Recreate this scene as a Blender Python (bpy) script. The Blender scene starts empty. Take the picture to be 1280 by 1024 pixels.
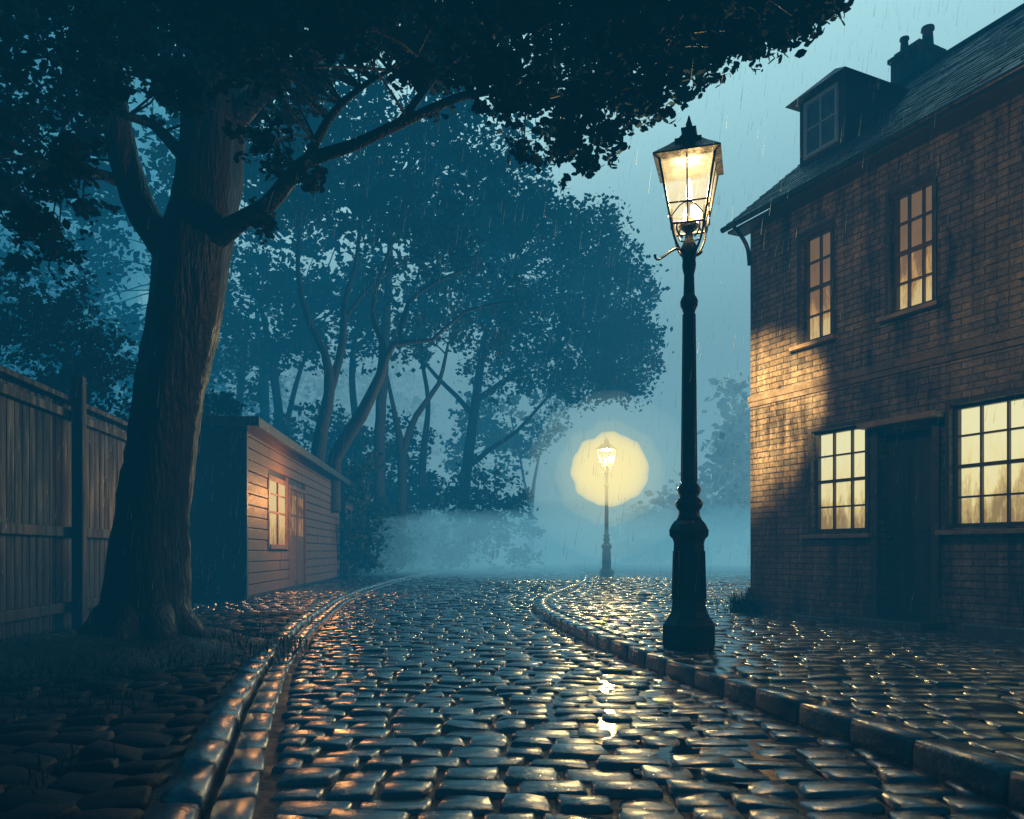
import bpy, math, random, bmesh
import numpy as np
from mathutils import Vector, Matrix
random.seed(7); rng=np.random.default_rng(7)
scene=bpy.context.scene
CH=0.85; F=1000.0; HZ=690.0
def P(px,py,Y): return Vector(((px-640)/F*Y, Y, CH-(py-HZ)/F*Y))

# ------------------------------------------------------------ materials
def new_mat(name):
    m=bpy.data.materials.new(name); m.use_nodes=True
    nt=m.node_tree; nt.nodes.clear()
    out=nt.nodes.new('ShaderNodeOutputMaterial')
    return m,nt,out
def N(nt,t,**kw):
    n=nt.nodes.new(t)
    for k,v in kw.items():
        if k in n.inputs: n.inputs[k].default_value=v
        else: setattr(n,k,v)
    return n
def ramp(nt,stops):
    r=nt.nodes.new('ShaderNodeValToRGB'); cr=r.color_ramp
    while len(cr.elements)<len(stops): cr.elements.new(0.5)
    for e,(p,c) in zip(cr.elements,stops):
        e.position=p; e.color=(c[0],c[1],c[2],1) if hasattr(c,'__len__') else (c,c,c,1)
    return r
def noise_mat(name,c1,c2,scale=5,rough=(0.5,0.8),bump=0.3,bscale=30,stretch=(1,1,1),spec=0.5,bdist=0.01,detail=3):
    m,nt,out=new_mat(name); L=nt.links
    b=N(nt,'ShaderNodeBsdfPrincipled'); L.new(b.outputs[0],out.inputs[0])
    b.inputs['Specular IOR Level'].default_value=spec
    tc=N(nt,'ShaderNodeTexCoord'); mp=N(nt,'ShaderNodeMapping'); mp.inputs['Scale'].default_value=stretch
    L.new(tc.outputs['Object'],mp.inputs[0])
    n1=N(nt,'ShaderNodeTexNoise',Scale=scale,Detail=float(detail),Roughness=0.6); L.new(mp.outputs[0],n1.inputs['Vector'])
    r=ramp(nt,[(0.3,c1),(0.7,c2)]); L.new(n1.outputs['Fac'],r.inputs[0]); L.new(r.outputs[0],b.inputs['Base Color'])
    rr=ramp(nt,[(0.35,rough[0]),(0.65,rough[1])]); L.new(n1.outputs['Fac'],rr.inputs[0]); L.new(rr.outputs[0],b.inputs['Roughness'])
    if bump>0:
        n3=N(nt,'ShaderNodeTexNoise',Scale=bscale,Detail=3.0); L.new(mp.outputs[0],n3.inputs['Vector'])
        bp=N(nt,'ShaderNodeBump',Strength=bump,Distance=bdist); L.new(n3.outputs['Fac'],bp.inputs['Height']); L.new(bp.outputs[0],b.inputs['Normal'])
    return m
def leaf_mat(name,c1,c2):
    m,nt,out=new_mat(name); L=nt.links
    g=N(nt,'ShaderNodeNewGeometry'); r=ramp(nt,[(0,c1),(1,c2)]); L.new(g.outputs['Random Per Island'],r.inputs[0])
    d=N(nt,'ShaderNodeBsdfDiffuse'); L.new(r.outputs[0],d.inputs[0]); L.new(d.outputs[0],out.inputs[0]); return m
def stone_mat(name,base,rough,coat=1.0,spec=1.0):
    m,nt,out=new_mat(name); L=nt.links
    b=N(nt,'ShaderNodeBsdfPrincipled'); L.new(b.outputs[0],out.inputs[0])
    g=N(nt,'ShaderNodeNewGeometry'); tc=N(nt,'ShaderNodeTexCoord')
    r=ramp(nt,[(0,[c*0.5 for c in base]),(0.5,base),(1,[base[0]*1.7,base[1]*1.55,base[2]*1.4])])
    L.new(g.outputs['Random Per Island'],r.inputs[0])
    n3=N(nt,'ShaderNodeTexNoise',Scale=34.0,Detail=5.0,Roughness=0.65); L.new(tc.outputs['Object'],n3.inputs['Vector'])
    mx=N(nt,'ShaderNodeMix',data_type='RGBA',blend_type='MULTIPLY'); mx.inputs[0].default_value=0.8
    r2=ramp(nt,[(0.3,0.4),(0.7,1.3)]); L.new(n3.outputs['Fac'],r2.inputs[0])
    L.new(r.outputs[0],mx.inputs[6]); L.new(r2.outputs[0],mx.inputs[7]); L.new(mx.outputs[2],b.inputs['Base Color'])
    n2=N(nt,'ShaderNodeTexNoise',Scale=1.6,Detail=4.0,Roughness=0.65); L.new(tc.outputs['Object'],n2.inputs['Vector'])
    rr=ramp(nt,[(0.38,rough[0]),(0.62,rough[1])]); L.new(n2.outputs['Fac'],rr.inputs[0]); L.new(rr.outputs[0],b.inputs['Roughness'])
    b.inputs['Specular IOR Level'].default_value=spec
    b.inputs['Coat Weight'].default_value=coat; b.inputs['Coat Roughness'].default_value=0.15; b.inputs['Coat IOR'].default_value=1.7
    bp=N(nt,'ShaderNodeBump',Strength=0.6,Distance=0.010); L.new(n3.outputs['Fac'],bp.inputs['Height']); L.new(bp.outputs[0],b.inputs['Normal'])
    bp2=N(nt,'ShaderNodeBump',Strength=0.4,Distance=0.006); L.new(n3.outputs['Fac'],bp2.inputs['Height']); L.new(bp2.outputs[0],b.inputs['Coat Normal'])
    return m
def emis_mat(name,c1,c2,strength,scale=3,trans=0.0,gloss=0.05,stretch=(1,1,1)):
    m,nt,out=new_mat(name); L=nt.links
    tc=N(nt,'ShaderNodeTexCoord'); mp=N(nt,'ShaderNodeMapping'); mp.inputs['Scale'].default_value=stretch
    L.new(tc.outputs['Object'],mp.inputs[0])
    n1=N(nt,'ShaderNodeTexNoise',Scale=scale,Detail=3.0,Roughness=0.6); L.new(mp.outputs[0],n1.inputs['Vector'])
    r=ramp(nt,[(0.36,c1),(0.56,c2)]); L.new(n1.outputs['Fac'],r.inputs[0])
    e=N(nt,'ShaderNodeEmission',Strength=strength); L.new(r.outputs[0],e.inputs[0])
    sh=e.outputs[0]
    if trans>0:
        t=N(nt,'ShaderNodeBsdfTransparent'); ms=N(nt,'ShaderNodeMixShader'); ms.inputs[0].default_value=trans
        L.new(sh,ms.inputs[1]); L.new(t.outputs[0],ms.inputs[2]); sh=ms.outputs[0]
    if gloss>0:
        gl=N(nt,'ShaderNodeBsdfGlossy',Roughness=0.08); ms=N(nt,'ShaderNodeMixShader'); ms.inputs[0].default_value=gloss
        L.new(sh,ms.inputs[1]); L.new(gl.outputs[0],ms.inputs[2]); sh=ms.outputs[0]
    L.new(sh,out.inputs[0]); m.cycles.emission_sampling='NONE'; return m
def window_mat(name,cols,strength):
    m,nt,out=new_mat(name); L=nt.links
    tc=N(nt,'ShaderNodeTexCoord'); mp=N(nt,'ShaderNodeMapping'); mp.inputs['Scale'].default_value=(5,1,1.2)
    L.new(tc.outputs['Object'],mp.inputs[0])
    n1=N(nt,'ShaderNodeTexNoise',Scale=2.2,Detail=5.0,Roughness=0.7); L.new(mp.outputs[0],n1.inputs['Vector'])
    sp=N(nt,'ShaderNodeSeparateXYZ'); L.new(tc.outputs['UV'],sp.inputs[0])
    ma=N(nt,'ShaderNodeMath',operation='MULTIPLY_ADD'); ma.inputs[1].default_value=0.75; ma.inputs[2].default_value=-0.13
    L.new(sp.outputs['Y'],ma.inputs[0])
    ad=N(nt,'ShaderNodeMath',operation='ADD'); L.new(ma.outputs[0],ad.inputs[0]); L.new(n1.outputs['Fac'],ad.inputs[1])
    r=ramp(nt,[(0.42,cols[0]),(0.56,cols[1]),(0.68,cols[2]),(0.95,cols[3])]); L.new(ad.outputs[0],r.inputs[0])
    e=N(nt,'ShaderNodeEmission',Strength=strength); L.new(r.outputs[0],e.inputs[0])
    gl=N(nt,'ShaderNodeBsdfGlossy',Roughness=0.1); ms=N(nt,'ShaderNodeMixShader'); ms.inputs[0].default_value=0.06
    L.new(e.outputs[0],ms.inputs[1]); L.new(gl.outputs[0],ms.inputs[2]); L.new(ms.outputs[0],out.inputs[0])
    m.cycles.emission_sampling='NONE'
    return m
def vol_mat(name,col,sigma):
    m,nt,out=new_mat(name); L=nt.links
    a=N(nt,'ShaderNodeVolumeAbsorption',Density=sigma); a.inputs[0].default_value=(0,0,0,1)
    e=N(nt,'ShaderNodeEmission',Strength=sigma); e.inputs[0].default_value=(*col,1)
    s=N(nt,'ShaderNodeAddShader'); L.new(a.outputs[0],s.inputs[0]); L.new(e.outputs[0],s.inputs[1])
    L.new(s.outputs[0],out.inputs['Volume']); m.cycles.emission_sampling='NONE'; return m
def brick_mat(name,c1,c2,mortar,bw,bh,mo,rough=(0.25,0.6),bump=0.8,axes='XZ'):
    m,nt,out=new_mat(name); L=nt.links
    b=N(nt,'ShaderNodeBsdfPrincipled'); L.new(b.outputs[0],out.inputs[0])
    tc=N(nt,'ShaderNodeTexCoord'); sp=N(nt,'ShaderNodeSeparateXYZ'); L.new(tc.outputs['Object'],sp.inputs[0])
    cb=N(nt,'ShaderNodeCombineXYZ')
    if axes=='XZ':
        ad=N(nt,'ShaderNodeMath',operation='ADD'); L.new(sp.outputs['X'],ad.inputs[0]); L.new(sp.outputs['Y'],ad.inputs[1]); L.new(ad.outputs[0],cb.inputs[0])
        L.new(sp.outputs['Z'],cb.inputs[1])
    else:
        L.new(sp.outputs['X'],cb.inputs[0]); L.new(sp.outputs['Z'],cb.inputs[1])
    nd=N(nt,'ShaderNodeTexNoise',Scale=9.0,Detail=2.0); L.new(tc.outputs['Object'],nd.inputs['Vector'])
    vm=N(nt,'ShaderNodeVectorMath',operation='SCALE'); vm.inputs[3].default_value=0.012; L.new(nd.outputs['Color'],vm.inputs[0])
    va=N(nt,'ShaderNodeVectorMath',operation='ADD'); L.new(cb.outputs[0],va.inputs[0]); L.new(vm.outputs[0],va.inputs[1])
    br=N(nt,'ShaderNodeTexBrick'); br.inputs['Scale'].default_value=1.0
    br.inputs['Brick Width'].default_value=bw; br.inputs['Row Height'].default_value=bh; br.inputs['Mortar Size'].default_value=mo
    br.inputs['Mortar Smooth'].default_value=0.3
    br.inputs['Color1'].default_value=(*c1,1); br.inputs['Color2'].default_value=(*c2,1); br.inputs['Mortar'].default_value=(*mortar,1)
    L.new(va.outputs[0],br.inputs['Vector'])
    n1=N(nt,'ShaderNodeTexNoise',Scale=1.5,Detail=7.0,Roughness=0.72); mp=N(nt,'ShaderNodeMapping'); mp.inputs['Scale'].default_value=(2.0,2.0,0.45)
    L.new(tc.outputs['Object'],mp.inputs[0]); L.new(mp.outputs[0],n1.inputs['Vector'])
    r=ramp(nt,[(0.38,0.20),(0.50,0.75),(0.62,1.3)]); L.new(n1.outputs['Fac'],r.inputs[0])
    n4=N(nt,'ShaderNodeTexNoise',Scale=24.0,Detail=3.0); L.new(tc.outputs['Object'],n4.inputs['Vector'])
    r4=ramp(nt,[(0.3,0.6),(0.7,1.3)]); L.new(n4.outputs['Fac'],r4.inputs[0])
    mx=N(nt,'ShaderNodeMix',data_type='RGBA',blend_type='MULTIPLY'); mx.inputs[0].default_value=1.0
    L.new(br.outputs['Color'],mx.inputs[6]); L.new(r.outputs[0],mx.inputs[7])
    mx2=N(nt,'ShaderNodeMix',data_type='RGBA',blend_type='MULTIPLY'); mx2.inputs[0].default_value=1.0
    L.new(mx.outputs[2],mx2.inputs[6]); L.new(r4.outputs[0],mx2.inputs[7]); L.new(mx2.outputs[2],b.inputs['Base Color'])
    rr=ramp(nt,[(0.35,rough[0]),(0.6,rough[1])]); L.new(n1.outputs['Fac'],rr.inputs[0]); L.new(rr.outputs[0],b.inputs['Roughness'])
    mh=N(nt,'ShaderNodeMath',operation='MULTIPLY_ADD'); mh.inputs[1].default_value=0.35
    L.new(n4.outputs['Fac'],mh.inputs[0])
    iv=N(nt,'ShaderNodeMath',operation='SUBTRACT'); iv.inputs[0].default_value=1.0; L.new(br.outputs['Fac'],iv.inputs[1]); L.new(iv.outputs[0],mh.inputs[2])
    bp=N(nt,'ShaderNodeBump',Strength=bump,Distance=0.014); L.new(mh.outputs[0],bp.inputs['Height']); L.new(bp.outputs[0],b.inputs['Normal'])
    return m

M={}
M['road']=stone_mat('wet_sett',(0.034,0.045,0.060),(0.12,0.30))
M['pave']=stone_mat('wet_pavement_sett',(0.085,0.068,0.054),(0.10,0.30))
M['kerb']=stone_mat('wet_kerb',(0.075,0.070,0.064),(0.12,0.32))
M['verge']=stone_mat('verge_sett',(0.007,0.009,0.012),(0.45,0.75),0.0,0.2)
M['joint']=noise_mat('joint_mud',(0.006,0.007,0.008),(0.015,0.015,0.015),8,(0.35,0.7),0.5,60)
M['soil']=noise_mat('wet_soil',(0.008,0.009,0.009),(0.028,0.026,0.022),4,(0.45,0.8),0.9,22,bdist=0.03)
M['water']=noise_mat('puddle_water',(0.006,0.008,0.009),(0.01,0.012,0.014),3,(0.05,0.12),0.3,14,spec=0.9,bdist=0.006)
M['ground']=noise_mat('ground_mat',(0.02,0.025,0.02),(0.05,0.05,0.04),0.8,(0.5,0.8),0.5,6)
M['bark']=noise_mat('bark',(0.006,0.007,0.007),(0.022,0.021,0.021),6,(0.4,0.7),1.0,16,(2.2,2.2,0.35),bdist=0.03)
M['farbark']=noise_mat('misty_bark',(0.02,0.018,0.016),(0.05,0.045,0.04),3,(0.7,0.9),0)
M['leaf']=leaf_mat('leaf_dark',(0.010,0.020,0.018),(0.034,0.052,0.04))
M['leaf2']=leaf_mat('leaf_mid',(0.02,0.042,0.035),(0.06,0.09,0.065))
M['iron']=noise_mat('cast_iron',(0.010,0.012,0.014),(0.022,0.025,0.028),12,(0.2,0.42),0.35,60,bdist=0.004,spec=0.8)
M['fence']=noise_mat('fence_wood',(0.005,0.007,0.009),(0.014,0.018,0.021),3,(0.4,0.75),0.6,14,(4,4,0.4),spec=0.3)
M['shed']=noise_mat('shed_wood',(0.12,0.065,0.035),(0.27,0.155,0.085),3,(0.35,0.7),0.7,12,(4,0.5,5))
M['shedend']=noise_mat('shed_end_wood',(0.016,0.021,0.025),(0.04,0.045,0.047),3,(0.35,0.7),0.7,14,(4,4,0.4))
M['felt']=noise_mat('roof_felt',(0.03,0.03,0.032),(0.07,0.07,0.07),5,(0.3,0.6),0.5,40)
M['brick']=brick_mat('house_brick',(0.115,0.098,0.078),(0.225,0.165,0.115),(0.045,0.043,0.040),0.22,0.066,0.006,(0.25,0.6),1.0)
M['slate']=brick_mat('roof_slate',(0.02,0.03,0.038),(0.055,0.068,0.075),(0.012,0.014,0.016),0.2,0.11,0.006,(0.35,0.65),bump=1.0,axes='X')
M['trim']=noise_mat('painted_timber',(0.03,0.028,0.027),(0.06,0.052,0.045),6,(0.3,0.5),0.3,40)
M['bar']=noise_mat('window_bar',(0.06,0.04,0.025),(0.12,0.08,0.05),8,(0.35,0.5),0)
M['sill']=noise_mat('stone_sill',(0.16,0.115,0.08),(0.30,0.22,0.15),8,(0.3,0.6),0.4,40)
M['band']=noise_mat('band_course',(0.07,0.055,0.045),(0.16,0.12,0.09),8,(0.3,0.6),0.6,30)
M['door']=noise_mat('door_paint',(0.012,0.012,0.012),(0.03,0.026,0.022),3,(0.3,0.55),0.3,18,(5,5,0.5))
M['blue']=noise_mat('dormer_frame',(0.25,0.40,0.46),(0.35,0.52,0.58),6,(0.3,0.5),0)
M['win_lo']=window_mat('lit_window_lower',[(0.34,0.22,0.08),(0.68,0.50,0.19),(0.97,0.83,0.38),(1.0,0.92,0.50)],1.08)
M['win_up']=window_mat('lit_window_upper',[(1.0,0.74,0.30),(0.75,0.42,0.13),(0.34,0.18,0.075),(0.26,0.15,0.07)],0.8)
M['win_shed']=window_mat('lit_window_shed',[(0.45,0.22,0.06),(0.8,0.48,0.15),(1.0,0.68,0.26),(1.0,0.72,0.30)],1.15)
M['dorm_glass']=noise_mat('dark_glass',(0.05,0.13,0.17),(0.10,0.20,0.25),4,(0.05,0.15),0)
M['pane']=emis_mat('lantern_pane',(0.95,0.64,0.24),(1.0,0.82,0.44),1.6,7,trans=0.6,gloss=0.03)
M['bulb']=emis_mat('gas_mantle',(1,0.9,0.6),(1,0.95,0.75),9,3,trans=0.7,gloss=0)
M['dglow']=emis_mat('door_glow',(.18,.07,.02),(.65,.32,.09),.9,2)

# ------------------------------------------------------------ mesh helpers
def link(o,parent=None):
    scene.collection.objects.link(o)
    if parent is not None: o.parent=parent
    return o
def mesh_obj(name,verts,faces,mat,parent=None,smooth=False):
    me=bpy.data.meshes.new(name); me.from_pydata([tuple(v) for v in verts],[],faces); me.update()
    if mat: me.materials.append(mat)
    if smooth: me.polygons.foreach_set('use_smooth',[True]*len(me.polygons))
    return link(bpy.data.objects.new(name,me),parent)
def fast_mesh(name,verts,faces,mat,parent=None,smooth=False):
    verts=np.asarray(verts,dtype=np.float32); faces=np.asarray(faces,dtype=np.int32)
    me=bpy.data.meshes.new(name); me.vertices.add(len(verts)); me.vertices.foreach_set('co',verts.ravel())
    k=faces.shape[1]; n=len(faces); me.loops.add(n*k); me.loops.foreach_set('vertex_index',faces.ravel())
    me.polygons.add(n); me.polygons.foreach_set('loop_start',np.arange(0,n*k,k,dtype=np.int32))
    me.polygons.foreach_set('loop_total',np.full(n,k,dtype=np.int32))
    if smooth: me.polygons.foreach_set('use_smooth',np.ones(n,dtype=bool))
    me.update(calc_edges=True); me.validate()
    me.materials.append(mat)
    return link(bpy.data.objects.new(name,me),parent)
def empty(name,loc=(0,0,0),rz=0):
    e=bpy.data.objects.new(name,None); e.location=loc; e.rotation_euler=(0,0,rz); e.empty_display_size=0.3
    return link(e)
def boxes(name,lst,mat,parent=None,bevel=0.0):
    V=[];Fc=[]
    for (x0,x1,y0,y1,z0,z1) in lst:
        b=len(V)
        V+=[(x0,y0,z0),(x1,y0,z0),(x1,y1,z0),(x0,y1,z0),(x0,y0,z1),(x1,y0,z1),(x1,y1,z1),(x0,y1,z1)]
        Fc+=[tuple(b+i for i in f) for f in [(3,2,1,0),(4,5,6,7),(0,1,5,4),(1,2,6,5),(2,3,7,6),(3,0,4,7)]]
    o=mesh_obj(name,V,Fc,mat,parent)
    if bevel>0:
        md=o.modifiers.new('b','BEVEL'); md.width=bevel; md.segments=2; md.limit_method='ANGLE'
    return o
def lathe(name,prof,seg,mat,parent=None,smooth=True,rot=0.0,center=(0,0)):
    V=[];Fc=[]
    for (z,r) in prof:
        for i in range(seg):
            a=rot+2*math.pi*i/seg; V.append((center[0]+r*math.cos(a),center[1]+r*math.sin(a),z))
    for j in range(len(prof)-1):
        for i in range(seg):
            k=(i+1)%seg; Fc.append((j*seg+i,j*seg+k,(j+1)*seg+k,(j+1)*seg+i))
    Fc.append(tuple(range(seg))[::-1]); Fc.append(tuple((len(prof)-1)*seg+i for i in range(seg)))
    return mesh_obj(name,V,Fc,mat,parent,smooth)
def resample(pts,rad,step):
    pts=[Vector(p) for p in pts]; out=[];ro=[]
    n=len(pts)
    for i in range(n-1):
        p0=pts[max(i-1,0)];p1=pts[i];p2=pts[i+1];p3=pts[min(i+2,n-1)]
        k=max(2,int((p2-p1).length/step))
        for j in range(k):
            t=j/k
            out.append(0.5*((2*p1)+(-p0+p2)*t+(2*p0-5*p1+4*p2-p3)*t*t+(-p0+3*p1-3*p2+p3)*t**3)); ro.append(rad[i]*(1-t)+rad[i+1]*t)
    out.append(pts[-1]); ro.append(rad[-1]); return out,ro
class Tubes:
    def __init__(s): s.V=[]; s.F=[]
    def add(s,pts,rad,seg=8,step=0.3,wob=0.0,ridge=0.0):
        pts,rad=resample(pts,rad,step); ph=random.random()*6
        up=Vector((0.3,1,0.2)).normalized(); b=len(s.V)
        for i,p in enumerate(pts):
            d=(pts[min(i+1,len(pts)-1)]-pts[max(i-1,0)]).normalized()
            a=(up-d*up.dot(d)).normalized(); up=a; c=d.cross(a)
            q=p.copy()
            if wob and 0<i<len(pts)-1: q+=Vector((random.gauss(0,wob),random.gauss(0,wob),random.gauss(0,wob)))*rad[i]
            for k in range(seg):
                t=2*math.pi*k/seg; r=rad[i]
                if ridge: r*=1+ridge*(0.5*math.sin(5*t+ph+i*0.12)+0.35*math.sin(11*t+i*0.2)+0.3*math.sin(3*t-i*0.17))+random.gauss(0,ridge*0.25)
                s.V.append(q+a*(math.cos(t)*r)+c*(math.sin(t)*r))
        for i in range(len(pts)-1):
            for k in range(seg):
                k2=(k+1)%seg; s.F.append((b+i*seg+k,b+i*seg+k2,b+(i+1)*seg+k2,b+(i+1)*seg+k))
        return pts
    def build(s,name,mat,parent): return fast_mesh(name,[tuple(v) for v in s.V],s.F,mat,parent,True)

def leaves(name,C,R,n,size,mat,parent,squash=0.7,hexa=False):
    C=np.array([tuple(c) for c in C]); R=np.asarray(R,dtype=float)
    if np.ndim(R)==0: R=np.full(len(C),float(R))
    idx=np.repeat(np.arange(len(C)),n); m=len(idx)
    d=rng.normal(size=(m,3)); d/=np.linalg.norm(d,axis=1)[:,None]
    rr=rng.random(m)**0.5*(1+0.35*np.abs(rng.normal(size=m)))
    p=C[idx]+d*(R[idx]*rr)[:,None]*np.array([1,1,squash])
    a=rng.normal(size=(m,3)); a[:,2]*=0.6; a/=np.linalg.norm(a,axis=1)[:,None]
    b=np.cross(a,rng.normal(size=(m,3))); b/=np.linalg.norm(b,axis=1)[:,None]
    s=(size*(0.55+0.9*rng.random(m)))[:,None]
    if hexa: prof=[(-.5,0),(-.2,.27),(.15,.3),(.5,0),(.15,-.3),(-.2,-.27)]
    else: prof=[(-.5,0),(0,.36),(.5,0),(0,-.36)]
    k=len(prof); V=np.stack([p+a*s*u+b*s*v for u,v in prof],axis=1).reshape(-1,3)
    Fc=np.arange(m*k).reshape(m,k)
    return fast_mesh(name,V,Fc,mat,parent)

# ------------------------------------------------------------ paving stones
def stones(name,S,mat,parent=None,fine=True,flat=0.0,tilt=0.035):
    S=np.asarray(S,dtype=float); n=len(S)
    if fine:
        u=np.array([-1,-.96,-.82,0,.82,.96,1]); f=np.array([0,.66,.95,1,.95,.66,0])
        if flat: u=np.array([-1,-.985,-.93,0,.93,.985,1]); f=np.array([0,.8,.985,1,.985,.8,0])
    else: u=np.array([-1,-.88,.88,1]); f=np.array([0,.9,.9,0])
    k=len(u); U,W=np.meshgrid(u,u,indexing='ij'); H=np.outer(f,f)**0.8
    cr=1-(0.03 if flat else 0.08)*(np.abs(U)**4)*(np.abs(W)**4)
    U=(U*cr).ravel(); W=(W*cr).ravel(); H=H.ravel()
    a=S[:,2:3];b=S[:,3:4];ang=S[:,4:5]
    q=0.25 if flat else 1
    sk=rng.normal(0,0.08*q,(n,1)); sk2=rng.normal(0,0.06*q,(n,1))
    lx=a*(U[None]*(1+sk*W[None])); ly=b*(W[None]*(1+sk2*U[None]))
    tiltx=rng.normal(0,tilt*q,(n,1)); tilty=rng.normal(0,tilt*q,(n,1))
    z=S[:,5:6]+H[None]*(S[:,6:7]+tiltx*lx+tilty*ly+rng.normal(0,0.0018,(n,k*k)))
    X=S[:,0:1]+lx*np.cos(ang)-ly*np.sin(ang); Yv=S[:,1:2]+lx*np.sin(ang)+ly*np.cos(ang)
    V=np.stack([X,Yv,z],axis=2).reshape(-1,3)
    g=np.arange(k*k).reshape(k,k)
    qd=np.stack([g[:-1,:-1],g[1:,:-1],g[1:,1:],g[:-1,1:]],axis=2).reshape(-1,4)
    Fc=(qd[None]+(np.arange(n)*k*k)[:,None,None]).reshape(-1,4)
    return fast_mesh(name,V,Fc,mat,parent,True)
RY=[-3,1,2.5,2.92,3.56,4.17,4.71,5.84,7.09,8.59,10.1,11.5,13,15,17.5,20,24,30,60]
RX=[2.6,1.95,1.66,1.58,1.44,1.31,1.16,.93,.71,.50,.34,.30,.42,.75,1.25,1.7,2.15,2.5,3.5]
LY=[-3,1,2.74,4.05,5.67,8.5,13.1,17,22.4,30,38,60]
LX=[.1,-.42,-.86,-1.20,-1.58,-2.10,-2.72,-3.0,-3.15,-3.0,-2.7,-1.5]
def sm(Y,a,b):
    return (np.interp(Y-0.5,a,b)+np.interp(Y-0.25,a,b)+np.interp(Y,a,b)+np.interp(Y+0.25,a,b)+np.interp(Y+0.5,a,b))/5
xR=lambda Y: sm(Y,RY,RX); xL=lambda Y: sm(Y,LY,LX)
C0=(2.90,9.73); T=(0.427,-0.904)
def xHouse(Y): return C0[0]+(C0[1]-Y)*0.472 if Y<C0[1] else 9.0
road=empty('cobbled_road')
def fill(y0,y1,ph,pw,xa,xb,zb,h,gap=0.007,arc=0.0,irr=0.12):
    S=[]; y=y0; row=0
    while y<y1:
        hh=ph*(1+random.uniform(-.1,.1)); x0=float(xa(y)); x1=float(xb(y)); x=x0+ (random.random()*0.02)
        if row%2: x-=pw*0.5
        while x<x1:
            w=pw*(1+random.uniform(-.28,.3))
            xe=min(x+w,x1); xs=max(x,x0)
            if xe-xs>0.05:
                cx=(xs+xe)/2; cy=y+arc*math.sin((cx-x0)*0.9+y*0.15)+random.gauss(0,ph*0.035)
                S.append((cx,cy,(xe-xs)/2-gap,hh/2-gap,random.gauss(0,0.03)*irr/0.12,zb,h+random.gauss(0,0.005)))
            x+=w
        y+=hh; row+=1
    return S
stones('setts',fill(1.6,11,0.165,0.235,lambda y:xL(y)+.03,lambda y:xR(y)-.02,0.0,0.034,arc=0.05),M['road'],road)
stones('setts_far',fill(11,34,0.18,0.25,lambda y:xL(y)+.03,lambda y:xR(y)-.02,0.0,0.034,arc=0.05),M['road'],road,False)
pav=empty('pavement')
stones('paving_setts',fill(1.6,11,0.18,0.21,lambda y:xR(y)+.18,lambda y:min(xHouse(y)-.02,6.5),0.10,0.026,gap=.005,arc=0.03,irr=.3),M['pave'],pav,tilt=.03)
stones('paving_setts_far',fill(11,27,0.19,0.22,lambda y:xR(y)+.18,lambda y:9.0,0.10,0.026,arc=0.03,irr=.3),M['pave'],pav,False)
def along(fx,off,wid,length,zb,h,y0,y1):
    S=[]; y=y0
    while y<y1:
        l=length*(1+random.uniform(-.15,.15)); dx=float(fx(y+.1)-fx(y-.1)); tl=math.hypot(dx,.2); ty=.2/tl
        ye=y+l*ty; ym=(y+ye)/2; dxm=float(fx(ym+.1)-fx(ym-.1)); ang=math.atan2(.2,dxm)
        nx,ny=math.sin(ang),-math.cos(ang)
        S.append((float(fx(ym))+nx*off,ym+ny*off,l/2-.004,wid/2-.003,ang,zb,h+random.gauss(0,.002)))
        y=ye
    return S
stones('kerb_stones',along(xR,0.08,0.16,0.40,-0.02,0.148,1.2,30),M['kerb'],pav,flat=1)
lk=empty('gutter_kerb')
stones('inner_row',along(xL,-0.075,0.145,0.36,-.01,0.050,1.2,34),M['road'],lk)
stones('outer_row',along(xL,-0.235,0.155,0.46,-.01,0.095,1.2,34),M['road'],lk)
verge=empty('cobbled_verge')
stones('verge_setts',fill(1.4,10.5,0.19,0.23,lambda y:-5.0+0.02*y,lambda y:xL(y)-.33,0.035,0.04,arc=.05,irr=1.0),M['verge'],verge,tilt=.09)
stones('verge_setts_far',fill(10.5,26,0.19,0.25,lambda y:-4.6-0.03*y,lambda y:xL(y)-.33,0.035,0.04,arc=.05,irr=.3),M['road'],verge,False)
def strip(name,xa,xb,z,y0,y1,mat,parent,n=80):
    V=[];Fc=[]
    for i in range(n+1):
        y=y0+(y1-y0)*i/n; V+=[(float(xa(y)),y,z),(float(xb(y)),y,z)]
    for i in range(n): Fc.append((2*i,2*i+1,2*i+3,2*i+2))
    return mesh_obj(name,V,Fc,mat,parent)
strip('road_bed',lambda y:xL(y)-.1,lambda y:xR(y)+.05,0.012,-3,60,M['joint'],road)
strip('pavement_bed',lambda y:xR(y)+.12,lambda y:12,0.108,-3,60,M['joint'],pav)
strip('verge_bed',lambda y:-14,lambda y:xL(y)-.3,0.045,-3,60,M['joint'],verge)
mesh_obj('ground',[(-400,-100,-.02),(400,-100,-.02),(400,500,-.02),(-400,500,-.02)],[(0,1,2,3)],M['ground'])
# thin rain water lying in the joints between the stones
def puddles(name,lst,z,parent):
    V=[];Fc=[]
    for (x,y,rx,ry) in lst:
        b=len(V); n=36; p1,p2=random.random()*6,random.random()*6
        for i in range(n):
            a=2*math.pi*i/n; r=1+.22*math.sin(3*a+p1)+.12*math.sin(5*a+p2)+.05*math.sin(11*a)
            V.append((x+rx*r*math.cos(a),y+ry*r*math.sin(a),z))
        Fc.append(tuple(range(b,b+n)))
        z+=.0004
    return mesh_obj(name,V,Fc,M['water'],parent)
puddles('standing_water',[(.5,4.6,.5,1.0),(.1,7.0,.45,1.2),(-.2,9.8,.5,1.4),(-1.0,6.2,.35,.9),(.9,3.3,.4,.5)],.0235,road)
puddles('standing_water',[(2.25,5.2,.5,.6),(2.0,7.7,.4,.7),(2.4,3.7,.45,.35)],.1185,pav)

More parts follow.
